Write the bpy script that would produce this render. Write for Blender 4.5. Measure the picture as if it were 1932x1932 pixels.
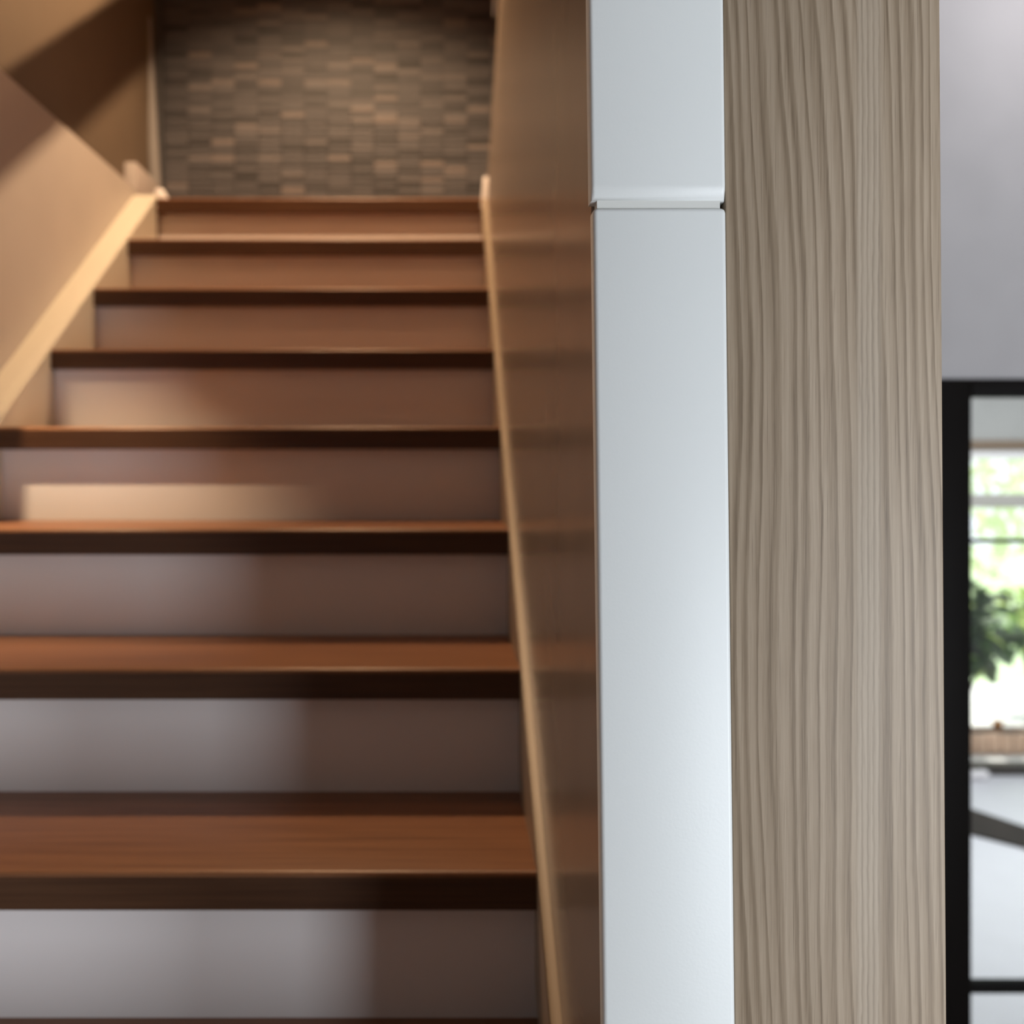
import bpy, bmesh, math, random
from mathutils import Vector, Matrix
random.seed(7)
R = math.radians
for o in list(bpy.data.objects): bpy.data.objects.remove(o)
sc = bpy.context.scene
col = sc.collection

# ------------------------------------------------------------------ measures
E = 1.916            # eye height over the lower floor
T = 0.27             # going of a step
RI = 0.1816          # rise of a step
Y0 = 3.078           # front of the top nosing
Z0 = E + 0.808       # landing level
NST = 15             # steps
XL, XR = -0.878, 0.105     # tread ends
WALL_L = -0.95       # lower left wall face
WALL_LU = -0.99      # upper left wall face (set back)
def nos(y): return Z0 - (Y0 - y) * RI / T      # height of the nosing line

# ------------------------------------------------------------------ camera
cam = bpy.data.cameras.new('camera')
co = bpy.data.objects.new('camera', cam); col.objects.link(co)
cam.sensor_width = 36.0
cam.lens = 36.34
cam.shift_x = 0.0595
cam.shift_y = -0.0419
cam.clip_start = 0.05
cam.dof.use_dof = True
cam.dof.focus_distance = 0.745
cam.dof.aperture_fstop = 4.6
co.location = (0, 0, E)
co.rotation_euler = (R(90), R(0.0), R(0))
sc.camera = co

# ------------------------------------------------------------------ view
vs = sc.view_settings
vs.view_transform = 'Standard'; vs.look = 'None'
vs.exposure = 0.0; vs.gamma = 1.0; vs.use_curve_mapping = False
sc.cycles.use_denoising = True
sc.cycles.max_bounces = 7
sc.cycles.diffuse_bounces = 4
sc.cycles.glossy_bounces = 3
sc.cycles.transparent_max_bounces = 10
sc.cycles.caustics_reflective = False
sc.cycles.caustics_refractive = False
sc.cycles.sample_clamp_indirect = 6.0
sc.cycles.adaptive_threshold = 0.02

# ------------------------------------------------------------------ world, sun, daylight
w = bpy.data.worlds.new('sky'); sc.world = w; w.use_nodes = True
wn = w.node_tree; bg = wn.nodes['Background']
bg.inputs[0].default_value = (0.88, 0.95, 1.0, 1); bg.inputs[1].default_value = 1.7

def lamp(kind, name, loc, power, color, rot=(0, 0, 0), **kw):
    l = bpy.data.lights.new(name, kind); l.energy = power; l.color = color
    for k, v in kw.items(): setattr(l, k, v)
    o = bpy.data.objects.new(name, l); col.objects.link(o)
    o.location = loc; o.rotation_euler = rot
    return o
def aim(o, tgt):
    d = Vector(tgt) - o.location
    o.rotation_euler = d.to_track_quat('-Z', 'Y').to_euler()
sun = lamp('SUN', 'sun', (4, 12, 10), 5.0, (1.0, 0.95, 0.86), angle=R(0.6))
aim(sun, (3.4, 9.2, 4.9))
DAY = (0.86, 0.93, 1.0)
WARM = (1.0, 0.67, 0.39)
# daylight of the window in the wall behind the photographer
win_day_a = lamp('AREA', 'window_daylight', (2.65, -1.42, 1.25), 106, DAY, (R(90), 0, 0), shape='RECTANGLE', size=1.36, size_y=1.5)
win_day_b = lamp('AREA', 'window_daylight_narrow', (1.23, -1.42, 1.25), 31, DAY, (R(90), 0, 0), shape='RECTANGLE', size=0.42, size_y=1.5)

# ------------------------------------------------------------------ node helpers
def mat(name):
    m = bpy.data.materials.new(name); m.use_nodes = True
    nt = m.node_tree
    return m, nt, nt.nodes['Principled BSDF']
def N(nt, t, **kw):
    n = nt.nodes.new(t)
    for k, v in kw.items():
        if k.startswith('i_'):
            key = k[2:]; key = int(key) if key.isdigit() else key.replace('_', ' ')
            n.inputs[key].default_value = v
        else: setattr(n, k, v)
    return n
def L(nt, a, b): nt.links.new(a, b)
def ramp(nt, fac, stops):
    r = N(nt, 'ShaderNodeValToRGB')
    e = r.color_ramp.elements
    while len(e) < len(stops): e.new(0.5)
    for q, (p, c) in zip(e, stops):
        q.position = p; q.color = (*c, 1)
    L(nt, fac, r.inputs[0]); return r.outputs[0]
def math_(nt, op, a, b=None):
    n = N(nt, 'ShaderNodeMath', operation=op)
    for i, v in enumerate((a, b)):
        if v is None: continue
        if isinstance(v, (int, float)): n.inputs[i].default_value = v
        else: L(nt, v, n.inputs[i])
    return n.outputs[0]
def mixc(nt, fac, a, b, blend='MIX'):
    n = N(nt, 'ShaderNodeMix', data_type='RGBA', blend_type=blend)
    for i, v in ((0, fac), (6, a), (7, b)):
        if isinstance(v, (int, float)): n.inputs[i].default_value = v
        elif isinstance(v, tuple): n.inputs[i].default_value = (*v, 1)
        else: L(nt, v, n.inputs[i])
    return n.outputs[2]
def noise(nt, vec, scale, detail=2, rough=0.5):
    n = N(nt, 'ShaderNodeTexNoise'); n.inputs['Scale'].default_value = scale
    n.inputs['Detail'].default_value = detail; n.inputs['Roughness'].default_value = rough
    if vec is not None: L(nt, vec, n.inputs['Vector'])
    return n.outputs[0]
def mapping(nt, scale=(1, 1, 1), loc=(0, 0, 0), rot=(0, 0, 0), src=None):
    if src is None: src = N(nt, 'ShaderNodeTexCoord').outputs['Object']
    m = N(nt, 'ShaderNodeMapping'); L(nt, src, m.inputs[0])
    m.inputs['Scale'].default_value = scale; m.inputs['Location'].default_value = loc; m.inputs['Rotation'].default_value = rot
    return m.outputs[0]
def bump(nt, b, h, strength=0.1, dist=0.001):
    n = N(nt, 'ShaderNodeBump'); n.inputs['Strength'].default_value = strength; n.inputs['Distance'].default_value = dist
    L(nt, h, n.inputs['Height']); L(nt, n.outputs[0], b.inputs['Normal'])

def paint(name, c, rough=0.5, var=0.03, bstr=0, bscale=260, spec=0.5):
    m, nt, b = mat(name)
    nz = noise(nt, mapping(nt), 6, 1)
    d = tuple(x * (1 - var) for x in c); l_ = tuple(min(1, x * (1 + var)) for x in c)
    L(nt, ramp(nt, nz, [(0.3, d), (0.7, l_)]), b.inputs['Base Color'])
    b.inputs['Roughness'].default_value = rough
    b.inputs['Specular IOR Level'].default_value = spec
    if bstr: bump(nt, b, noise(nt, mapping(nt), bscale, 3), bstr, 0.0006)
    return m
M = {}
M['white'] = paint('white_satin_paint', (0.69, 0.71, 0.705), 0.38, 0.012, 0.10, 420)
M['white_trim'] = paint('white_trim_paint', (0.82, 0.80, 0.78), 0.28, 0.01, 0)
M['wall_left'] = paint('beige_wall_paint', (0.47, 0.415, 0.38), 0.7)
M['groove_shade'] = paint('groove_shade_paint', (0.62, 0.62, 0.59), 0.8)  # greyer than the post: shade of the groove put into the colour
M['base'] = paint('baseboard_paint', (0.52, 0.47, 0.45), 0.35)
M['corner'] = paint('grey_corner_trim', (0.33, 0.32, 0.32), 0.4)
M['ledge_r'] = paint('tan_stringer_paint', (0.33, 0.26, 0.19), 0.4)
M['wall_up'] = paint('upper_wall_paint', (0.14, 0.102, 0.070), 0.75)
M['wall_right'] = paint('pale_wall_paint', (0.37, 0.36, 0.37), 0.8)
M['ceiling'] = paint('ceiling_paint', (0.78, 0.77, 0.76), 0.9)
M['hall'] = paint('hall_wall_paint', (0.27, 0.235, 0.21), 0.9)
M['riser'] = paint('riser_paint', (0.80, 0.76, 0.755), 0.45, 0.02)
M['ledge'] = paint('ledge_paint', (0.70, 0.66, 0.56), 0.4, 0.01, 0)
M['panel'] = paint('satin_brown_panel', (0.30, 0.235, 0.185), 0.23, 0.05)
M['grout'] = paint('dark_grout', (0.08, 0.078, 0.085), 0.9)
M['metal_black'] = paint('black_steel', (0.004, 0.003, 0.0026), 0.6, 0.1, 0, 260, 0.08)
M['steel'] = paint('brushed_steel', (0.5, 0.5, 0.5), 0.35); M['steel'].node_tree.nodes['Principled BSDF'].inputs['Metallic'].default_value = 1
M['floor_white'] = paint('white_floor', (0.80, 0.80, 0.84), 0.4, 0.02, 0)
M['floor_lower'] = paint('oak_floor', (0.20, 0.13, 0.085), 0.4, 0.12)
M['sage'] = paint('pale_sage_wall', (0.40, 0.40, 0.38), 0.85)
M['head_brown'] = paint('brown_window_head', (0.20, 0.14, 0.09), 0.6)
M['rail_taupe'] = paint('taupe_window_rail', (0.42, 0.40, 0.36), 0.5)
M['dark_sill'] = paint('dark_bronze_sill', (0.03, 0.024, 0.02), 0.5)
M['strip_brown'] = paint('dark_brown_strip', (0.03, 0.024, 0.019), 0.95, 0.2, 0.3)
M['terrace'] = paint('pale_terrace_paving', (0.80, 0.79, 0.76), 0.8)
M['cedar'] = paint('cedar_slat', (0.62, 0.42, 0.30), 0.7, 0.15)
M['terracotta'] = paint('terracotta', (0.55, 0.25, 0.07), 0.8)
M['bark'] = paint('bark', (0.06, 0.05, 0.035), 0.9, 0.3)
M['grass'] = paint('grass_green', (0.52, 0.66, 0.40), 0.9, 0.3)
M['porcelain'] = paint('white_ceramic', (0.82, 0.79, 0.80), 0.2, 0.0, 0)
M['bulb'], nt, b = mat('lamp_lens')
b.inputs['Emission Color'].default_value = (1, 0.75, 0.45, 1); b.inputs['Emission Strength'].default_value = 4
L(nt, ramp(nt, noise(nt, None, 4), [(0, (.8, .8, .8)), (1, (.9, .9, .9))]), b.inputs['Base Color'])

# walnut for the treads: grain along X
def walnut(name, k=1.0):
    m, nt, b = mat(name)
    g = noise(nt, mapping(nt, (1.1, 26, 60)), 3.0, 5, 0.6)
    f = noise(nt, mapping(nt, (6, 300, 500)), 2.0, 3, 0.7)
    c = ramp(nt, g, [(0.30, (0.165 * k, 0.066 * k, 0.029 * k)), (0.55, (0.25 * k, 0.110 * k, 0.050 * k)), (0.75, (0.30 * k, 0.138 * k, 0.066 * k))])
    c = mixc(nt, 0.25, c, ramp(nt, f, [(0.3, (0.45, 0.45, 0.45)), (0.7, (1, 1, 1))]), 'MULTIPLY')
    L(nt, c, b.inputs['Base Color']); b.inputs['Roughness'].default_value = 0.36
    b.inputs['Specular IOR Level'].default_value = 0.4

    return m
M['walnut'] = walnut('walnut')
M['walnut_shaded'] = walnut('shaded_walnut_edge', 0.32)  # same walnut darkened for the nosing fronts, shade put into the colour

# grey-brown ash veneer: grain along Z, 155 mm wide
def veneer():
    m, nt, b = mat('ash_veneer')
    tc = N(nt, 'ShaderNodeTexCoord').outputs['Object']
    sx = N(nt, 'ShaderNodeSeparateXYZ'); L(nt, tc, sx.inputs[0])
    X, Z = sx.outputs[0], sx.outputs[2]
    w1 = noise(nt, mapping(nt, (5, 1, 1.1), src=tc), 1.0, 1.5, 0.4)
    w2 = noise(nt, mapping(nt, (30, 1, 5), src=tc), 1.0, 2, 0.5)
    w3 = noise(nt, mapping(nt, (160, 1, 60), src=tc), 1.0, 2, 0.5)
    x = math_(nt, 'ADD', X, math_(nt, 'MULTIPLY', math_(nt, 'SUBTRACT', w1, 0.5), 0.085))
    x = math_(nt, 'ADD', x, math_(nt, 'MULTIPLY', math_(nt, 'SUBTRACT', w2, 0.5), 0.006))
    x = math_(nt, 'ADD', x, math_(nt, 'MULTIPLY', math_(nt, 'SUBTRACT', w3, 0.5), 0.0008))
    x = math_(nt, 'ADD', x, math_(nt, 'MULTIPLY', Z, 0.034))
    # annual rings: soft saw, ring width changes across the sheet
    ph = math_(nt, 'MULTIPLY', x, 108.0)
    cx = N(nt, 'ShaderNodeCombineXYZ'); L(nt, x, cx.inputs[0])
    vary = noise(nt, mapping(nt, (55, 1, 1), src=cx.outputs[0]), 1.0, 2, 0.5)
    ph = math_(nt, 'ADD', ph, math_(nt, 'MULTIPLY', vary, 2.6))
    saw = math_(nt, 'FRACT', ph)
    ring = ramp(nt, saw, [(0.0, (0.05, 0.05, 0.05)), (0.14, (0.2, 0.2, 0.2)), (0.24, (0.9, 0.9, 0.9)), (0.55, (0.78, 0.78, 0.78)), (0.85, (0.35, 0.35, 0.35)), (1.0, (0.05, 0.05, 0.05))])
    # narrow pale rift zone at about two thirds of the width
    zc = math_(nt, 'ADD', math_(nt, 'SUBTRACT', X, 0.1025), math_(nt, 'MULTIPLY', math_(nt, 'SUBTRACT', w1, 0.5), 0.004))
    zone = N(nt, 'ShaderNodeMapRange', interpolation_type='SMOOTHSTEP')
    L(nt, math_(nt, 'ABSOLUTE', zc), zone.inputs[0])
    zone.inputs[1].default_value = 0.006; zone.inputs[2].default_value = 0.011; zone.inputs[3].default_value = 1; zone.inputs[4].default_value = 0
    xr = math_(nt, 'ADD', X, math_(nt, 'MULTIPLY', math_(nt, 'SUBTRACT', w2, 0.5), 0.004))
    xr = math_(nt, 'ADD', xr, math_(nt, 'MULTIPLY', math_(nt, 'SUBTRACT', w3, 0.5), 0.002))
    fine = math_(nt, 'FRACT', math_(nt, 'MULTIPLY', xr, 235.0))
    finer = ramp(nt, fine, [(0.0, (0.1, 0.1, 0.1)), (0.3, (0.75, 0.75, 0.75)), (0.7, (1, 1, 1)), (1.0, (0.1, 0.1, 0.1))])
    g = mixc(nt, zone.outputs[0], ring, finer)
    fib = noise(nt, mapping(nt, (1500, 1, 22), src=tc), 1.0, 3, 0.6)
    streak = noise(nt, mapping(nt, (420, 1, 9), src=tc), 1.0, 3, 0.65)
    broad = noise(nt, mapping(nt, (22, 1, 2.2), src=tc), 1.0, 2, 0.5)
    g2 = mixc(nt, 0.30, g, ramp(nt, streak, [(0.3, (0, 0, 0)), (0.7, (1, 1, 1))]))
    g2 = mixc(nt, 0.20, g2, ramp(nt, fib, [(0.3, (0, 0, 0)), (0.7, (1, 1, 1))]))
    c = ramp(nt, g2, [(0.10, (0.158, 0.113, 0.073)), (0.42, (0.276, 0.209, 0.143)), (0.85, (0.392, 0.312, 0.229))])
    c = mixc(nt, 0.55, c, ramp(nt, broad, [(0.3, (0.80, 0.78, 0.75)), (0.7, (1.08, 1.08, 1.10))]), 'MULTIPLY')
    pore = noise(nt, mapping(nt, (760, 1, 11), src=tc), 1.0, 2, 0.6)
    c = mixc(nt, 0.8, c, ramp(nt, pore, [(0.60, (1, 1, 1)), (0.68, (0.70, 0.68, 0.66))]), 'MULTIPLY')
    c = mixc(nt, math_(nt, 'MULTIPLY', zone.outputs[0], 0.22), c, (0.46, 0.40, 0.33))
    L(nt, c, b.inputs['Base Color']); b.inputs['Roughness'].default_value = 0.5
    b.inputs['Specular IOR Level'].default_value = 0.35
    bump(nt, b, fib, 0.12, 0.0006)
    return m
M['veneer'] = veneer()

# mosaic strips: one material, tone by the piece
def mosaic():
    m, nt, b = mat('stone_mosaic')
    oi = N(nt, 'ShaderNodeObjectInfo').outputs['Random']
    at = N(nt, 'ShaderNodeAttribute', attribute_name='tone').outputs['Fac']
    v = math_(nt, 'FRACT', math_(nt, 'ADD', oi, at))
    c = ramp(nt, v, [(0.0, (0.034, 0.033, 0.038)), (0.2, (0.064, 0.062, 0.071)), (0.5, (0.082, 0.079, 0.090)), (0.8, (0.098, 0.094, 0.105)), (0.92, (0.150, 0.138, 0.146)), (1.0, (0.19, 0.158, 0.152))])
    n = noise(nt, mapping(nt, (30, 30, 120)), 1, 3)
    c = mixc(nt, 0.35, c, ramp(nt, n, [(0.3, (0.6, 0.6, 0.6)), (0.7, (1.1, 1.1, 1.1))]), 'MULTIPLY')
    L(nt, c, b.inputs['Base Color']); b.inputs['Roughness'].default_value = 0.55

    return m
M['mosaic'] = mosaic()

def glass():
    m, nt, b = mat('clear_glass')
    out = nt.nodes['Material Output']
    tr = N(nt, 'ShaderNodeBsdfTransparent'); tr.inputs[0].default_value = (0.975, 0.98, 0.98, 1)
    gl = N(nt, 'ShaderNodeBsdfGlossy'); gl.inputs['Roughness'].default_value = 0.02
    fr = N(nt, 'ShaderNodeFresnel'); fr.inputs[0].default_value = 1.25
    mx = N(nt, 'ShaderNodeMixShader'); L(nt, fr.outputs[0], mx.inputs[0]); L(nt, tr.outputs[0], mx.inputs[1]); L(nt, gl.outputs[0], mx.inputs[2])
    L(nt, mx.outputs[0], out.inputs[0]); return m
M['glass'] = glass()
def leafmat(name, a, c_, trans=0.5):
    m, nt, b = mat(name)
    out = nt.nodes['Material Output']
    oi = N(nt, 'ShaderNodeObjectInfo').outputs['Random']
    n = noise(nt, mapping(nt), 9, 2)
    v = math_(nt, 'FRACT', math_(nt, 'ADD', oi, n))
    c = ramp(nt, v, [(0.1, a), (0.9, c_)])
    L(nt, c, b.inputs['Base Color']); b.inputs['Roughness'].default_value = 0.35
    tl = N(nt, 'ShaderNodeBsdfTranslucent'); L(nt, c, tl.inputs[0])
    mx = N(nt, 'ShaderNodeMixShader'); mx.inputs[0].default_value = trans
    L(nt, b.outputs[0], mx.inputs[1]); L(nt, tl.outputs[0], mx.inputs[2]); L(nt, mx.outputs[0], out.inputs[0])
    return m
M['leaf_dark'] = leafmat('dark_leaf', (0.018, 0.035, 0.012), (0.05, 0.10, 0.025), 0.25)
M['leaf_bright'] = leafmat('bright_leaf', (0.30, 0.50, 0.12), (0.55, 0.66, 0.22), 0.5)
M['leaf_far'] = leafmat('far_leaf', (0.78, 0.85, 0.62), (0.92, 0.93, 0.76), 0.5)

# ------------------------------------------------------------------ mesh helpers
def finish(name, bm, m, parent=None, smooth=False):
    bmesh.ops.recalc_face_normals(bm, faces=bm.faces)
    me = bpy.data.meshes.new(name); bm.to_mesh(me); bm.free()
    if m: me.materials.append(M[m] if isinstance(m, str) else m)
    if smooth:
        for p in me.polygons: p.use_smooth = True
    o = bpy.data.objects.new(name, me); col.objects.link(o)
    if parent: o.parent = parent
    return o
def add_box(bm, lo, hi):
    vs_ = [bm.verts.new((x, y, z)) for x in (lo[0], hi[0]) for y in (lo[1], hi[1]) for z in (lo[2], hi[2])]
    for f in ((0, 1, 3, 2), (4, 6, 7, 5), (0, 4, 5, 1), (2, 3, 7, 6), (0, 2, 6, 4), (1, 5, 7, 3)):
        bm.faces.new([vs_[i] for i in f])
    return vs_
def bevel(bm, w, seg=2, edges=None):
    bmesh.ops.bevel(bm, geom=list(edges) if edges else bm.edges[:], offset=w, segments=seg, profile=0.5, affect='EDGES')
def box(name, lo, hi, m, parent=None, bw=0, seg=2, loc=None):
    bm = bmesh.new(); add_box(bm, lo, hi)
    if bw: bevel(bm, bw, seg)
    o = finish(name, bm, m, parent)
    if bw: autosmooth(o)
    return o
def autosmooth(o):
    for p in o.data.polygons: p.use_smooth = True
    try: o.data.set_sharp_from_angle(angle=R(50))
    except Exception: pass
def prism(name, pts, x0, x1, m, parent=None, bw=0):
    """polygon pts in (y, z) extruded from x0 to x1"""
    bm = bmesh.new()
    a = [bm.verts.new((x0, y, z)) for y, z in pts]; b = [bm.verts.new((x1, y, z)) for y, z in pts]
    bm.faces.new(a); bm.faces.new(b[::-1])
    n = len(pts)
    for i in range(n): bm.faces.new([a[i], b[i], b[(i + 1) % n], a[(i + 1) % n]])
    if bw: bevel(bm, bw, 2)
    o = finish(name, bm, m, parent)
    if bw: autosmooth(o)
    return o
def hexa(name, p, m, parent=None, bw=0, seg=3):
    """8 corners: bottom 4 (ccw) then top 4"""
    bm = bmesh.new(); v = [bm.verts.new(q) for q in p]
    for f in ((3, 2, 1, 0), (4, 5, 6, 7), (0, 1, 5, 4), (1, 2, 6, 5), (2, 3, 7, 6), (3, 0, 4, 7)): bm.faces.new([v[i] for i in f])
    if bw: bevel(bm, bw, seg)
    o = finish(name, bm, m, parent)
    if bw: autosmooth(o)
    return o
def tube(bm, pts, r, n=10):
    prev = None
    pts = [Vector(p) for p in pts]
    for i, p in enumerate(pts):
        d = (pts[min(i + 1, len(pts) - 1)] - pts[max(i - 1, 0)]).normalized()
        q = d.to_track_quat('Z', 'Y').to_matrix()
        rr = r[i] if isinstance(r, (list, tuple)) else r
        ring = [bm.verts.new(p + q @ Vector((math.cos(a) * rr, math.sin(a) * rr, 0))) for a in [2 * math.pi * k / n for k in range(n)]]
        if prev:
            for k in range(n): bm.faces.new([prev[k], prev[(k + 1) % n], ring[(k + 1) % n], ring[k]])
        else: bm.faces.new(ring[::-1])
        prev = ring
    bm.faces.new(prev)
def lathe(bm, prof, n=24, c=(0, 0, 0)):
    prev = None
    for r, z in prof:
        ring = [bm.verts.new((c[0] + r * math.cos(2 * math.pi * k / n), c[1] + r * math.sin(2 * math.pi * k / n), c[2] + z)) for k in range(n)]
        if prev:
            for k in range(n): bm.faces.new([prev[k], prev[(k + 1) % n], ring[(k + 1) % n], ring[k]])
        else: bm.faces.new(ring[::-1])
        prev = ring
    bm.faces.new(prev)
def empty(name, loc=(0, 0, 0)):
    o = bpy.data.objects.new(name, None); col.objects.link(o); o.location = loc; o.empty_display_size = 0.1
    return o
def tag(o, label, cat, group=None, kind=None):
    o['label'] = label; o['category'] = cat
    if group: o['group'] = group
    if kind: o['kind'] = kind
    return o
def struct(o, label=None, cat=None):
    o['kind'] = 'structure'
    if label: o['label'] = label
    if cat: o['category'] = cat
    return o

# ================================================================== SETTING
CEIL_UP = 4.02
CEIL = 3.42
# ---- left wall of the stairwell: lower half proud, upper half set back
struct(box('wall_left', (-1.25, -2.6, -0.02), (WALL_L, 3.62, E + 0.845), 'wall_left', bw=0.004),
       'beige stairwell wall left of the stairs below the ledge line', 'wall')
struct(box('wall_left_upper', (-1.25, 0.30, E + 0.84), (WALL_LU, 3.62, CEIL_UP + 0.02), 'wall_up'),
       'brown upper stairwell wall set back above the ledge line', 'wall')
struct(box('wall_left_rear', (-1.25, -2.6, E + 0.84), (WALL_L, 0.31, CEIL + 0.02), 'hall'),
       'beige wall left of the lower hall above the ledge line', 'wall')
# ---- divider wall right of the stairs: satin panel face, slightly out of true
def panel_x(y, h):
    near = 0.1052 - 0.0124 * h
    far = 0.1075 + (max(h, 0.80) - 0.80) * 0.066
    t = (y - 0.75) / (3.30 - 0.75)
    return near + (far - near) * t
bm = bmesh.new()
ys = [0.7585 + (3.436 - 0.7585) * i / 12 for i in range(13)]
hs = [-E, -0.4, 0.0, 0.4, 0.8, 1.0, 1.2, 1.5, CEIL_UP - E]
grid = [[bm.verts.new((panel_x(y, h), y, E + h)) for h in hs] for y in ys]
back = [[bm.verts.new((0.196, y, E + h)) for h in (hs[0], hs[-1])] for y in (ys[0], ys[-1])]
for i in range(12):
    for j in range(len(hs) - 1):
        bm.faces.new([grid[i][j], grid[i][j + 1], grid[i + 1][j + 1], grid[i + 1][j]])
bm.faces.new([back[0][0], back[0][1], back[1][1], back[1][0]])
bm.faces.new(grid[0] + [back[0][1], back[0][0]])
bm.faces.new(grid[12][::-1] + [back[1][0], back[1][1]])
bm.faces.new([grid[i][-1] for i in range(13)] + [back[1][1], back[0][1]])
bm.faces.new([grid[i][0] for i in range(12, -1, -1)] + [back[0][0], back[1][0]])
wr = finish('wall_right', bm, 'panel')
for p_ in wr.data.polygons: p_.use_smooth = True
wr.data.set_sharp_from_angle(angle=R(30))
struct(wr, 'satin brown side wall right of the stairs mirroring the treads', 'wall')
# ---- landing wall with mosaic strips
YW = 3.44
struct(box('wall_back', (-1.2, YW, 1.2), (0.40, 3.70, CEIL_UP + 0.02), 'grout'), 'grey brown mosaic wall at the head of the stairs', 'wall')
wb = bpy.data.objects['wall_back']
TW, TH, GAP = 0.0772, 0.0180, 0.0006
xl0 = -0.95; zt0 = Z0 + 0.0
def tile_mesh():
    bm = bmesh.new(); add_box(bm, (0, -0.012, 0), (TW - GAP, 0.0, TH - GAP))
    top = [e for e in bm.edges if all(v.co.y < -0.01 for v in e.verts)]
    bevel(bm, 0.0010, 1, top)
    bmesh.ops.recalc_face_normals(bm, faces=bm.faces)
    me = bpy.data.meshes.new('mosaic_tile'); bm.to_mesh(me); bm.free(); me.materials.append(M['mosaic']); return me
tm = tile_mesh()
ncol = 15
rng = random.Random(3)
stuff = bmesh.new(); tone = stuff.faces.layers.float.new('tone')
for r_ in range(72):
    for c_ in range(ncol):
        x = xl0 + c_ * TW; z = zt0 + r_ * TH
        d = rng.choice((0, 0.0006, 0.0012, 0.002))
        if r_ < 20:
            o = bpy.data.objects.new('mosaic_tile', tm); col.objects.link(o)
            o.parent = wb; o.location = (x, YW - d + 0.004, z)
        else:
            f0 = len(stuff.faces); tv = rng.random()
            add_box(stuff, (x, YW - d - 0.008, z), (x + TW - GAP, YW - d + 0.004, z + TH - GAP))
            stuff.faces.ensure_lookup_table()
            for f in stuff.faces[f0:]: f[tone] = tv
so = finish('mosaic_tile_field', stuff, 'mosaic', wb); so['kind'] = 'stuff'

# corner trim between the upper left wall and the mosaic (leans a little outwards)
hexa('trim_1', [(-0.978, 3.385, Z0), (-0.948, 3.385, Z0), (-0.948, 3.415, Z0), (-0.978, 3.415, Z0),
                (-1.058, 3.385, CEIL_UP), (-1.028, 3.385, CEIL_UP), (-1.028, 3.415, CEIL_UP), (-1.058, 3.415, CEIL_UP)], 'corner', bw=0.004)
struct(bpy.data.objects['trim_1'], 'pale grey corner trim between upper wall and mosaic wall', 'trim')
box('baseboard_left', (WALL_LU - 0.002, 3.135, Z0), (-0.955, 3.384, Z0 + 0.123), 'base', bw=0.0015)
struct(bpy.data.objects['baseboard_left'], 'short white baseboard on the landing beside the ledge', 'baseboard')

# ---- shell of the stairwell and the lower hall
struct(box('ceiling', (-1.25, 0.28, CEIL_UP), (0.40, 3.70, CEIL_UP + 0.12), 'ceiling'), 'stairwell ceiling', 'ceiling')
struct(box('ceiling_hall', (-1.25, -2.7, CEIL), (4.3, 0.745, CEIL + 0.12), 'hall'), 'hall ceiling', 'ceiling')
struct(box('ceiling_room', (0.19, 0.74, CEIL), (4.3, 3.2, CEIL + 0.12), 'ceiling'), 'room ceiling', 'ceiling')
struct(box('wall_bulkhead', (-1.25, 0.20, CEIL + 0.10), (0.40, 0.31, CEIL_UP + 0.1), 'hall'), 'bulkhead over the foot of the stairs', 'wall')
struct(box('wall_far_right', (4.1, -2.7, -0.02), (4.3, 3.2, CEIL + 0.02), 'hall'), 'far right wall of the hall', 'wall')
struct(box('floor', (-1.25, -2.7, -0.12), (4.3, 3.2, 0.0), 'floor_lower'), 'oak floor of the lower hall', 'floor')
# wall behind the photographer with its window
WY = -1.5
WZ0, WZ1 = 0.48, 2.02
OPEN = ((1.00, 1.46), (1.95, 3.35))
bm = bmesh.new()
for xa, xb in ((-1.25, 1.00), (1.46, 1.95), (3.35, 4.3)): add_box(bm, (xa, WY - 0.15, -0.02), (xb, WY, CEIL + 0.02))
for xa, xb in OPEN:
    add_box(bm, (xa, WY - 0.15, -0.02), (xb, WY, WZ0)); add_box(bm, (xa, WY - 0.15, WZ1), (xb, WY, CEIL + 0.02))
struct(finish('wall_front', bm, 'hall'), 'wall behind the viewer with two windows', 'wall')
def rel(parent, o):
    o.parent = parent; o.matrix_parent_inverse = Matrix.Translation(-parent.location); return o
for (xa, xb), nm, lb in zip(OPEN, ('window_1', 'window_3'), ('narrow white framed window behind the viewer', 'wide white framed window behind the viewer')):
    w1 = empty(nm, ((xa + xb) / 2, WY, WZ0)); struct(w1, lb, 'window')
    for lo, hi in (((xa, WY - 0.1, WZ0), (xa + 0.03, WY - 0.02, WZ1)), ((xb - 0.03, WY - 0.1, WZ0), (xb, WY - 0.02, WZ1)),
                   ((xa + 0.03, WY - 0.1, WZ0), (xb - 0.03, WY - 0.02, WZ0 + 0.04)), ((xa + 0.03, WY - 0.1, WZ1 - 0.04), (xb - 0.03, WY - 0.02, WZ1))):
        rel(w1, box('window_frame', lo, hi, 'white_trim', bw=0.004))
    rel(w1, box('pane', (xa + 0.03, WY - 0.07, WZ0 + 0.04), (xb - 0.03, WY - 0.062, WZ1 - 0.04), 'glass'))

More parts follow.
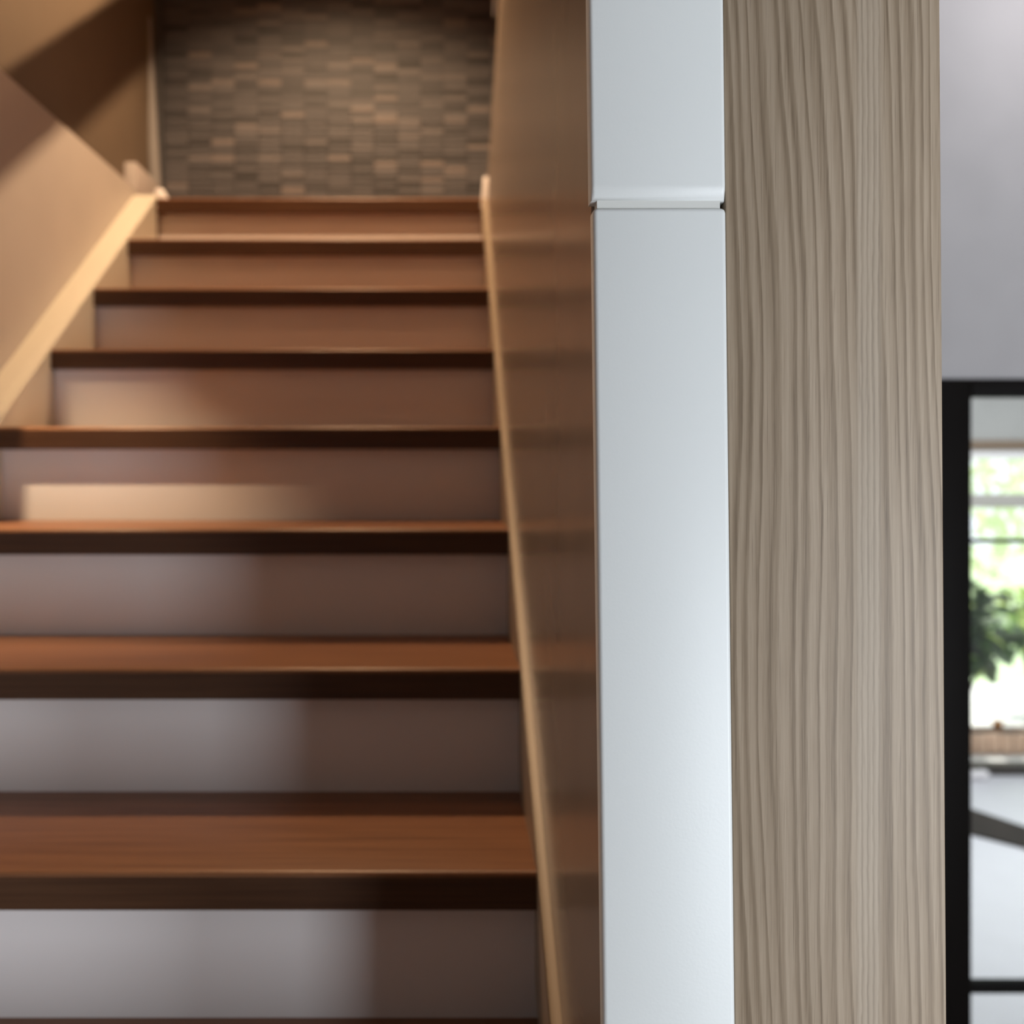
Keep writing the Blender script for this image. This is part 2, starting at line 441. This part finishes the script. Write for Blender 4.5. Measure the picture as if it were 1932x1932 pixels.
# ================================================================== STAIRCASE
st = empty('staircase', (0, Y0 - NST * T, 0))
tag(st, 'walnut staircase with pale painted risers climbing to the mosaic wall', 'staircase')
bm = bmesh.new()
vv = add_box(bm, (XL, 0.0, -0.043), (XR, T + 0.045, 0.0))
bm.edges.ensure_lookup_table()
fe = [e for e in bm.edges if all(v.co.y < 1e-4 for v in e.verts) and abs(e.verts[0].co.x - e.verts[1].co.x) > 0.5]
bevel(bm, 0.0055, 3, fe)
tread0 = finish('tread', bm, 'walnut', st); autosmooth(tread0)
bm = bmesh.new(); add_box(bm, (XL, 0.027, -(RI)), (XR, 0.045, -0.0432))
riser0 = finish('riser', bm, 'riser', st)
bm = bmesh.new(); add_box(bm, (XL, -0.0015, -0.0432), (XR, 0.02, -0.0060))
nose0 = finish('nosing', bm, 'walnut_shaded', st); nose0['label'] = 'walnut front edge with shade put into its colour'
for k in range(NST):
    for p in (tread0, riser0, nose0):
        o = p if k == 0 else p.copy()
        if k: col.objects.link(o)
        o.parent = st; o.matrix_parent_inverse = Matrix.Translation(-st.location)
        o.location = (0, Y0 - k * T, Z0 - k * RI)
rel(st, box('landing', (-0.949, Y0 + 0.045, Z0 - 0.20), (0.106, YW - 0.012, Z0 - 0.0005), 'walnut'))
ya, yb = Y0 - NST * T - 0.02, Y0 + 0.012
def string_pts(top, bot): return [(ya, max(nos(ya) + bot, 0.0)), (yb, nos(yb) + bot), (yb, nos(yb) + top), (ya, nos(ya) + top)]
o = rel(st, prism('wall_stringer', string_pts(0.004, -0.30), WALL_L + 0.001, XL, 'ledge', bw=0.003)); o['label'] = 'cream painted left stringer with its lit top ledge'
def sx(y): return 0.0985 - 0.0042 * (y - 1.19)
pp = []
for y, zl in ((ya, 0), (yb, 1)):
    zb, zt = max(nos(y) - 0.30, 0.0), nos(y) + 0.004
    pp.append([(sx(y), y, zb), (0.124, y, zb), (0.124, y, zt), (sx(y), y, zt)])
o = rel(st, hexa('slim_stringer', pp[0] + pp[1], 'ledge_r', bw=0.001)); o['label'] = 'thin tan right stringer edge along the side wall'
# small white end blocks where the stringers meet the landing
o = rel(st, hexa('stringer_cap', [(0.088, 3.06, Z0 - 0.035), (0.108, 3.06, Z0 - 0.035), (0.108, 3.10, Z0 - 0.035), (0.088, 3.10, Z0 - 0.035),
                          (0.096, 3.07, Z0 + 0.062), (0.112, 3.07, Z0 + 0.062), (0.112, 3.09, Z0 + 0.062), (0.096, 3.09, Z0 + 0.062)], 'porcelain', bw=0.004)); o['label'] = 'white glossy end cap'
o = rel(st, hexa('stringer_cap', [(-0.885, 3.095, Z0 - 0.002), (-0.845, 3.095, Z0 - 0.002), (-0.845, 3.13, Z0 - 0.002), (-0.885, 3.13, Z0 - 0.002),
                          (-0.892, 3.10, Z0 + 0.035), (-0.868, 3.10, Z0 + 0.035), (-0.868, 3.125, Z0 + 0.035), (-0.892, 3.125, Z0 + 0.035)], 'porcelain', bw=0.005)); o['label'] = 'white glossy end cap'

# ================================================================== POST AND WOOD PANEL at the end of the divider wall
PY = 0.740
def pxl(h): return 0.1030 - 0.0124 * h
def pxr(h): return 0.1991 - 0.0115 * h
def block(name, h0, h1, parent, bw, dx=0.0, y0=PY, y1=PY + 0.006, inset=0.0):
    p = []
    for h in (h0, h1):
        a, b = pxl(h) + inset + dx, pxr(h) - inset
        p += [(a, y0, E + h), (b, y0, E + h), (b, y1, E + h), (a, y1, E + h)]
    return hexa(name, p, 'white', parent, bw, 4)
post = empty('wall_end_post', (0.15, PY, 0))
tag(post, 'white painted post capping the wall end, split by a horizontal groove', 'post')
HG = (885 - 381) * 0.74 / 1950          # groove height over the eye
def board(name, rings, dx, yb):
    # rings: (height over the eye, front y), bottom to top
    bm = bmesh.new(); vr = []
    for h, yf in rings:
        a, b = pxl(h) + dx, pxr(h)
        vr.append([bm.verts.new(q) for q in ((a, yf, E + h), (b, yf, E + h), (b, yb, E + h), (a, yb, E + h))])
    bm.faces.new(vr[0][::-1]); bm.faces.new(vr[-1])
    for p_, q_ in zip(vr, vr[1:]):
        for k in range(4): bm.faces.new([p_[k], p_[(k + 1) % 4], q_[(k + 1) % 4], q_[k]])
    bm.normal_update(); bm.edges.ensure_lookup_table()
    ed = []
    for p_, q_ in zip(vr, vr[1:]):
        for k in (0, 1): ed.append(bm.edges.get((p_[k], q_[k])))
    for r_ in vr[:-1]: ed.append(bm.edges.get((r_[0], r_[1])))
    bmesh.ops.bevel(bm, geom=ed, offset=0.0030, segments=4, profile=0.5, affect='EDGES', clamp_overlap=True)
    o = finish(name, bm, 'white'); autosmooth(o)
    return rel(post, o)
board('upper_board', [(HG + 0.0012, PY + 0.0034), (HG + 0.0095, PY), (CEIL - E - 0.001, PY)], 0.0, PY + 0.018)
o = block('lower_board', -E + 0.001, HG - 0.0040, None, 0.0034, 0.0010, PY, PY + 0.018); rel(post, o)
o = rel(post, block('groove_strip', HG - 0.012, HG + 0.012, None, 0.0, 0.001, PY + 0.0040, PY + 0.017, 0.0034)); o.data.materials.clear(); o.data.materials.append(M['groove_shade'])

wp = empty('wood_panel', (0.2755, PY + 0.003, 0))
tag(wp, 'tall grey-brown ash veneer panel standing beside the white post', 'panel')
def wxr(h): return 0.3540 - 0.0066 * h
p = []
for h in (-E, CEIL - E - 0.001):
    a, b = pxr(h) + 0.0006, wxr(h)
    p += [(a, PY + 0.004, E + h), (b, PY + 0.004, E + h), (b, PY + 0.05, E + h), (a, PY + 0.05, E + h)]
o = hexa('veneer_board', p, 'veneer', None, 0.0009, 2)
for v in o.data.vertices: v.co -= Vector((0.198, PY, E))
o.location = (0.198, PY, E); rel(wp, o)
struct(box('wall_end_core', (0.1975, PY + 0.052, 0.0), (0.352, 0.90, CEIL), 'wall_right'), 'stub of wall behind the veneer panel', 'wall')

# ================================================================== ROOM ON THE RIGHT, black glazed door
DY = 3.0
DX0 = 1.385; DX1 = 2.70; DZ1 = E + (885 - 716) * DY / 1950
bm = bmesh.new()
add_box(bm, (0.19, DY, -0.02), (DX0, DY + 0.18, CEIL + 0.02)); add_box(bm, (DX1, DY, -0.02), (4.3, DY + 0.18, CEIL + 0.02))
add_box(bm, (DX0, DY, DZ1), (DX1, DY + 0.18, CEIL + 0.02))
struct(finish('wall_door', bm, 'wall_right'), 'pale lilac grey wall above the black glazed door', 'wall')
d = empty('door_1', ((DX0 + DX1) / 2, DY, 0)); struct(d, 'black steel framed glass door right of the veneer panel', 'door')
st_w = 0.116; y0, y1 = DY - 0.02, DY + 0.05
rel(d, box('stile', (DX0, y0, 0.002), (DX0 + st_w, y1, DZ1), 'metal_black', bw=0.003))
rel(d, box('stile', (DX1 - st_w, y0, 0.002), (DX1, y1, DZ1), 'metal_black', bw=0.003))
rel(d, box('top_rail', (DX0 + st_w, y0, DZ1 - 0.051), (DX1 - st_w, y1, DZ1), 'metal_black', bw=0.003))
zr = E - (1865 - 885) * DY / 1950
rel(d, box('muntin', (DX0 + st_w, y0 + 0.01, zr - 0.011), (DX1 - st_w, y1 - 0.01, zr + 0.011), 'metal_black', bw=0.002))
zt_ = E - (1021 - 885) * DY / 1950
rel(d, box('muntin', (DX0 + st_w, y0 + 0.02, zt_ - 0.0052), (DX1 - st_w, y1 - 0.015, zt_ + 0.0052), 'metal_black', bw=0.001))
rel(d, box('bottom_rail', (DX0 + st_w, y0, 0.002), (DX1 - st_w, y1, 0.10), 'metal_black', bw=0.003))
rel(d, box('muntin', ((DX0 + DX1) / 2 - 0.011, y0 + 0.01, 0.1), ((DX0 + DX1) / 2 + 0.011, y1 - 0.01, DZ1 - 0.051), 'metal_black', bw=0.002))
xm = (DX0 + DX1) / 2
for xa, xb in ((DX0 + st_w, xm - 0.011), (xm + 0.011, DX1 - st_w)):
    for za, zb in ((0.10, zr - 0.011), (zr + 0.011, zt_ - 0.0052), (zt_ + 0.0052, DZ1 - 0.051)):
        rel(d, box('pane', (xa, DY + 0.010, za), (xb, DY + 0.016, zb), 'glass'))

# ---- sunroom behind the door
SY = 6.5
struct(box('floor_sunroom', (0.4, DY + 0.18, -0.10), (6.4, SY + 0.12, 0.0), 'floor_white'), 'glossy white floor beyond the glass door', 'floor')
struct(box('floor_threshold', (DX0, DY - 0.001, -0.10), (DX1, DY + 0.181, 0.001), 'metal_black'), 'door threshold', 'floor')
struct(box('ceiling_sunroom', (0.4, DY + 0.17, 2.95), (6.4, SY + 0.12, 3.05), 'ceiling'), 'ceiling beyond the glass door', 'ceiling')
struct(box('wall_sunroom_left', (0.4, DY + 0.17, -0.02), (0.5, SY + 0.12, 3.0), 'sage'), 'left wall beyond the glass door', 'wall')
struct(box('wall_sunroom_right', (6.3, DY + 0.17, -0.02), (6.4, SY + 0.12, 3.0), 'sage'), 'right wall beyond the glass door', 'wall')
k_ = SY / 1950
zz = lambda y: E + (885 - y) * k_
GX0, GX1 = 1.6, 5.6
bm = bmesh.new()
add_box(bm, (0.4, SY, -0.02), (GX0, SY + 0.12, 3.0)); add_box(bm, (GX1, SY, -0.02), (6.4, SY + 0.12, 3.0))
add_box(bm, (GX0, SY, zz(832)), (GX1, SY + 0.12, 3.0))
struct(finish('wall_sunroom', bm, 'sage'), 'pale sage wall over the garden window', 'wall')
gw = empty('window_2', ((GX0 + GX1) / 2, SY, 0)); struct(gw, 'garden window seen through the glass door', 'window')
rel(gw, box('head_trim', (GX0, SY - 0.03, zz(848)), (GX1, SY + 0.08, zz(831)), 'head_brown', bw=0.003))
rel(gw, box('top_frame', (GX0, SY, zz(867)), (GX1, SY + 0.08, zz(848)), 'white_trim', bw=0.003))
rel(gw, box('transom', (GX0, SY, zz(958)), (GX1, SY + 0.08, zz(932)), 'rail_taupe', bw=0.003))
rel(gw, box('sill', (GX0, SY - 0.04, 0.0), (GX1, SY + 0.10, zz(1444)), 'dark_sill', bw=0.003))
for xa in (GX0, 2.85, 4.1, GX1 - 0.06):
    rel(gw, box('mullion', (xa, SY + 0.005, zz(1444)), (xa + 0.06, SY + 0.075, zz(867)), 'rail_taupe', bw=0.003))
for xa, xb in ((GX0 + 0.06, 2.85), (2.91, 4.1), (4.16, GX1 - 0.06)):
    for za, zb in ((zz(1444), zz(958)), (zz(932), zz(867))):
        rel(gw, box('pane', (xa, SY + 0.030, za), (xb, SY + 0.036, zb), 'glass'))

# thin dark brown strip lying askew on the white floor
pts = [(2.60, 6.10), (2.80, 6.05), (3.16, 5.30), (3.55, 4.55), (3.25, 4.55), (2.90, 5.20), (2.68, 5.45), (2.40, 5.80)]
bm = bmesh.new()
a = [bm.verts.new((x, y, 0.001)) for x, y in pts]; b_ = [bm.verts.new((x, y, 0.012)) for x, y in pts]
bm.faces.new(a[::-1]); bm.faces.new(b_)
for i in range(len(pts)): bm.faces.new([a[i], a[(i + 1) % len(pts)], b_[(i + 1) % len(pts)], b_[i]])
tag(finish('floor_strip', bm, 'strip_brown'), 'thin dark brown strip lying askew on the white floor beyond the glass door', 'rug')
# white two-lobed dish on the floor before the window
bm = bmesh.new()
lathe(bm, [(0.012, 0), (0.032, 0.004), (0.042, 0.02), (0.042, 0.042), (0.034, 0.056), (0.012, 0.06)], 20, (-0.032, 0, 0))
lathe(bm, [(0.012, 0), (0.032, 0.004), (0.042, 0.02), (0.042, 0.042), (0.034, 0.056), (0.012, 0.06)], 20, (0.036, 0, 0))
add_box(bm, (-0.03, -0.03, 0.01), (0.034, 0.03, 0.05))
o = finish('ceramic_dish', bm, 'porcelain', smooth=True); o.location = (3.235, 6.37, 0.002)
tag(o, 'small white two-lobed ceramic dish on the floor by the garden window', 'dish')

# ================================================================== GARDEN
gt = box('ground_terrace', (-2, SY + 0.12, -0.12), (12, 9.3, -0.02), 'terrace'); struct(gt, 'pale sunlit terrace outside', 'ground')
gl_ = box('ground_lawn', (-6, 9.3, -0.12), (22, 26, -0.03), 'grass'); struct(gl_, 'bright green lawn behind the terrace', 'ground')
def leaf_mesh(name, l, wd, m):
    me = bpy.data.meshes.new(name)
    v = [(0, 0, 0), (wd * .42, l * .3, .01 * l), (wd * .5, l * .55, -.03 * l), (wd * .25, l * .82, -.1 * l), (0, l, -.18 * l),
         (-wd * .25, l * .82, -.1 * l), (-wd * .5, l * .55, -.03 * l), (-wd * .42, l * .3, .01 * l), (0, l * .3, -.04 * l), (0, l * .55, -.08 * l), (0, l * .82, -.14 * l)]
    f = [(0, 1, 8), (0, 8, 7), (1, 2, 9, 8), (8, 9, 6, 7), (2, 3, 10, 9), (9, 10, 5, 6), (3, 4, 10), (10, 4, 5)]
    me.from_pydata(v, [], f); me.materials.append(M[m]); return me
LD = leaf_mesh('leaf_dark', 0.19, 0.10, 'leaf_dark'); LB = leaf_mesh('leaf_bright', 0.15, 0.075, 'leaf_bright')
def shrub(name, base, h, spread, nleaf, pb, seed, label):
    rg = random.Random(seed)
    r = empty(name, base); tag(r, label, 'shrub', 'shrubs on the terrace')
    tips = []
    for s in range(7):
        a = rg.uniform(0, 6.28); e = Vector((math.cos(a) * spread * rg.uniform(.2, .9), math.sin(a) * spread * rg.uniform(.2, .9), h * rg.uniform(.65, 1)))
        bm = bmesh.new(); mid = e * 0.5 + Vector((0, 0, h * .08))
        tube(bm, [(0, 0, 0), mid, e], [0.014, 0.010, 0.004], 6)
        finish('stem', bm, 'bark', r); tips.append((mid, e))
    for i in range(nleaf):
        mid, e = rg.choice(tips); t = rg.random() ** .7
        p = mid.lerp(e, t)
        p = p + Vector((rg.gauss(0, .05), rg.gauss(0, .05), rg.gauss(0, .05)))
        bright = rg.random() < pb
        o = bpy.data.objects.new('leaf', LB if bright else LD); col.objects.link(o); o.parent = r; o.location = p
        o.rotation_euler = (rg.uniform(-1.2, .6), rg.uniform(-.7, .7), rg.uniform(0, 6.28))
        s_ = rg.uniform(.7, 1.3); o.scale = (s_, s_, s_)
    return r
shrub('garden_shrub', (3.80, 7.75, -0.02), 1.12, 0.42, 290, 0.10, 5, 'dark leafed shrub outside behind the black door frame')
shrub('garden_shrub', (4.72, 8.3, -0.02), 1.0, 0.45, 180, 0.85, 9, 'yellow-green sunlit shrub right of the dark shrub outside')
# low cedar planter with slats
pl = empty('cedar_planter', (3.9, 7.05, -0.02)); tag(pl, 'low cedar slat planter on the sunny terrace outside the window', 'planter')
for i in range(13):
    o = rel(pl, box('slat', (3.30 + i * 0.085, 6.99, -0.01), (3.30 + i * 0.085 + 0.078, 7.012, 0.125), 'cedar', bw=0.003))
for lo, hi in (((3.28, 7.013, -0.02), (4.42, 7.03, 0.10)), ((3.28, 7.20, -0.02), (4.42, 7.22, 0.12)), ((3.28, 7.03, -0.02), (3.30, 7.20, 0.12)), ((4.40, 7.03, -0.02), (4.42, 7.20, 0.12))):
    rel(pl, box('board', lo, hi, 'cedar'))
rel(pl, box('soil', (3.30, 7.03, 0.02), (4.40, 7.20, 0.10), 'bark'))
bm = bmesh.new(); lathe(bm, [(0.02, 0), (0.026, 0.004), (0.034, 0.05), (0.038, 0.05), (0.038, 0.062), (0.030, 0.062), (0.026, 0.03)], 18)
o = finish('flower_pot', bm, 'terracotta', smooth=True); o.location = (3.76, 7.11, 0.122)
tag(o, 'small orange terracotta pot standing in the cedar planter', 'flower pot')
def leaf_cloud(name, c, rad, n, size, m, parent, seed):
    rg = random.Random(seed); vs_, fs = [], []
    for i in range(n):
        while True:
            p = Vector((rg.uniform(-1, 1), rg.uniform(-1, 1), rg.uniform(-1, 1)))
            if 0.35 < p.length < 1: break
        p = Vector((p.x * rad[0], p.y * rad[1], p.z * rad[2])) + Vector(c)
        q = Matrix.Rotation(rg.uniform(0, 6.28), 3, 'Z') @ Matrix.Rotation(rg.uniform(-1.2, 1.2), 3, 'X')
        s_ = size * rg.uniform(.7, 1.3); b0 = len(vs_)
        for v in ((0, 0, 0), (s_ * .3, s_ * .5, 0), (0, s_, -s_ * .12), (-s_ * .3, s_ * .5, 0)): vs_.append(p + q @ Vector(v))
        fs += [(b0, b0 + 1, b0 + 2), (b0, b0 + 2, b0 + 3)]
    me = bpy.data.meshes.new(name); me.from_pydata(vs_, [], fs); me.materials.append(M[m])
    o = bpy.data.objects.new(name, me); col.objects.link(o); o.parent = parent; o['kind'] = 'stuff'; return o
def tree(base, h, rad, n, size, seed, label, m='leaf_far'):
    r = empty('garden_tree', base); tag(r, label, 'tree', 'trees behind the lawn')
    bm = bmesh.new(); tube(bm, [(0, 0, 0), (0.05, 0, h * .5), (0, 0, h)], [0.07, 0.05, 0.03], 8); finish('trunk', bm, 'bark', r)
    leaf_cloud('crown', (0, 0, h), rad, n, size, m, r, seed)
tree((6.3, 14.0, -0.03), 2.2, (1.7, 1.4, 2.1), 1500, 0.26, 2, 'leafy pale green tree in the middle of the garden window')
tree((11.2, 15.5, -0.03), 2.6, (1.9, 1.5, 2.4), 1300, 0.28, 4, 'leafy pale green tree further right behind the lawn')
tree((3.2, 15.5, -0.03), 2.6, (1.9, 1.5, 2.4), 1300, 0.28, 6, 'leafy pale green tree further left behind the lawn')

# ================================================================== LIGHTS OF THE STAIRWELL
def downlight(name, loc, power, label, size_deg=120, blend=0.6, r=0.022, tgt=None, color=WARM):
    t = empty(name, (loc[0], loc[1], CEIL_UP)); tag(t, label, 'downlight', 'recessed stair downlights')
    bm = bmesh.new(); lathe(bm, [(0.030, -0.002), (0.045, -0.010), (0.050, -0.006), (0.050, 0.0), (0.030, 0.0)], 28)
    finish('trim_ring', bm, 'steel', t)
    bm = bmesh.new(); lathe(bm, [(0.005, -0.003), (0.029, -0.003), (0.029, 0.0), (0.005, 0.0)], 24); finish('lens', bm, 'bulb', t)
    l = lamp('SPOT', name + '_light', (loc[0], loc[1], CEIL_UP - 0.025), power, color, spot_size=R(size_deg), spot_blend=blend, shadow_soft_size=r)
    if tgt: aim(l, tgt)
    l.parent = t; l.matrix_parent_inverse = Matrix.Translation(-t.location)
    return t
downlight('downlight', (-0.40, 2.50, 0), 155, 'round recessed downlight in the stairwell ceiling near the landing', 122, 0.55)

downlight('downlight', (-0.35, 1.72, 0), 13, 'added warm fill lamp over the lower stairs, nearer the viewer', 130, 0.5, 0.07, None, (1.0, 0.55, 0.28))  # added soft warm lamp, fills the upper risers

# wall handrail (above the picture), its shadow runs up the left wall
hr = empty('handrail', (-0.78, 1.0, nos(1.0) + 0.92)); tag(hr, 'walnut board handrail along the left stair wall', 'handrail')
u0, u1 = 0.90, 0.925
ha, hb = -0.6, 3.40
p = []
for y in (ha, hb):
    pass
rel(hr, prism('rail', [(ha, nos(ha) + u0), (hb, nos(hb) + u0), (hb, nos(hb) + u1), (ha, nos(ha) + u1)], -0.813, -0.729, 'walnut', bw=0.004))
for y in (0.0, 1.2, 2.2, 3.2):
    bm = bmesh.new(); z = nos(y) + u0
    xw = WALL_L if z - 0.04 < E + 0.84 else WALL_LU
    tube(bm, [(xw, y, z - 0.05), (-0.80, y, z - 0.05), (-0.775, y, z - 0.03), (-0.77, y, z + 0.005)], 0.007, 8)
    rel(hr, finish('bracket', bm, 'steel'))
# small spot hung under the handrail that picks out two steps; a side plate cuts its beam on the wall side
SX, SYY, SZ = -0.800, 1.715, E + 0.725
ws = empty('handrail_spot', (SX, SYY, SZ)); tag(ws, 'small steel spot lamp fixed under the handrail', 'spot lamp')
bm = bmesh.new(); tube(bm, [(SX + 0.008, SYY, nos(SYY) + u0 - 0.004), (SX + 0.008, SYY, SZ + 0.03)], 0.006, 10); rel(ws, finish('stem', bm, 'steel'))
rel(ws, box('head', (SX - 0.012, SYY - 0.02, SZ + 0.010), (SX + 0.018, SYY + 0.02, SZ + 0.034), 'steel', bw=0.003))
rel(ws, box('side_plate', (SX - 0.0095, SYY - 0.02, SZ - 0.13), (SX - 0.0055, SYY + 0.06, SZ + 0.012), 'steel', bw=0.001))
wl = lamp('SPOT', 'handrail_spot_light', (SX, SYY, SZ), 46.0, (1.0, 0.74, 0.45), spot_size=R(70), spot_blend=1.0, shadow_soft_size=0.003)
aim(wl, (SX + 0.01, SYY + 0.235, SZ - 0.8)); wl.parent = ws; wl.matrix_parent_inverse = Matrix.Translation(-ws.location)

# added lamp, out of view, brightening the top of the door wall
rl = empty('ceiling_spot', (1.75, 2.45, CEIL)); tag(rl, 'added fill lamp out of view, brightening the wall over the glass door', 'ceiling light')
bm = bmesh.new(); lathe(bm, [(0.05, -0.004), (0.07, -0.02), (0.075, -0.012), (0.075, 0.0), (0.05, 0.0)], 28); rel(rl, finish('trim_ring', bm, 'white_trim')).location = rl.location
bm = bmesh.new(); lathe(bm, [(0.005, -0.006), (0.049, -0.006), (0.049, 0.0), (0.005, 0.0)], 24); rel(rl, finish('lens', bm, 'bulb')).location = rl.location
l = lamp('SPOT', 'ceiling_spot_light', (1.75, 2.45, CEIL - 0.05), 14, (1.0, 0.95, 0.95), spot_size=R(179), spot_blend=0.05, shadow_soft_size=0.05)
l.parent = rl; l.matrix_parent_inverse = Matrix.Translation(-rl.location)

# tapered white corner bead hanging down beside the mosaic, top right
struct(hexa('trim_2', [(0.134, 3.30, E + 1.445), (0.137, 3.30, E + 1.445), (0.137, 3.31, E + 1.445), (0.134, 3.31, E + 1.445),
      (0.136, 3.29, E + 1.75), (0.178, 3.29, E + 1.75), (0.178, 3.32, E + 1.75), (0.136, 3.32, E + 1.75)], 'porcelain', bw=0.001), 'slim tapered white corner bead at the top right of the mosaic wall', 'trim')

# added lamp panel, out of view, to brighten the sunroom floor
cl = empty('ceiling_panel', (3.2, 4.8, 2.95)); tag(cl, 'added fill lamp panel out of view beyond the glass door', 'ceiling light')
rel(cl, box('light_frame', (2.87, 4.47, 2.93), (3.53, 5.13, 2.949), 'white_trim', bw=0.003)); rel(cl, box('diffuser', (2.90, 4.50, 2.926), (3.50, 5.10, 2.9295), 'porcelain'))
l = lamp('AREA', 'ceiling_panel_light', (3.2, 4.8, 2.92), 62, (0.93, 0.96, 1.0), size=0.6)
l.parent = cl; l.matrix_parent_inverse = Matrix.Translation(-cl.location)
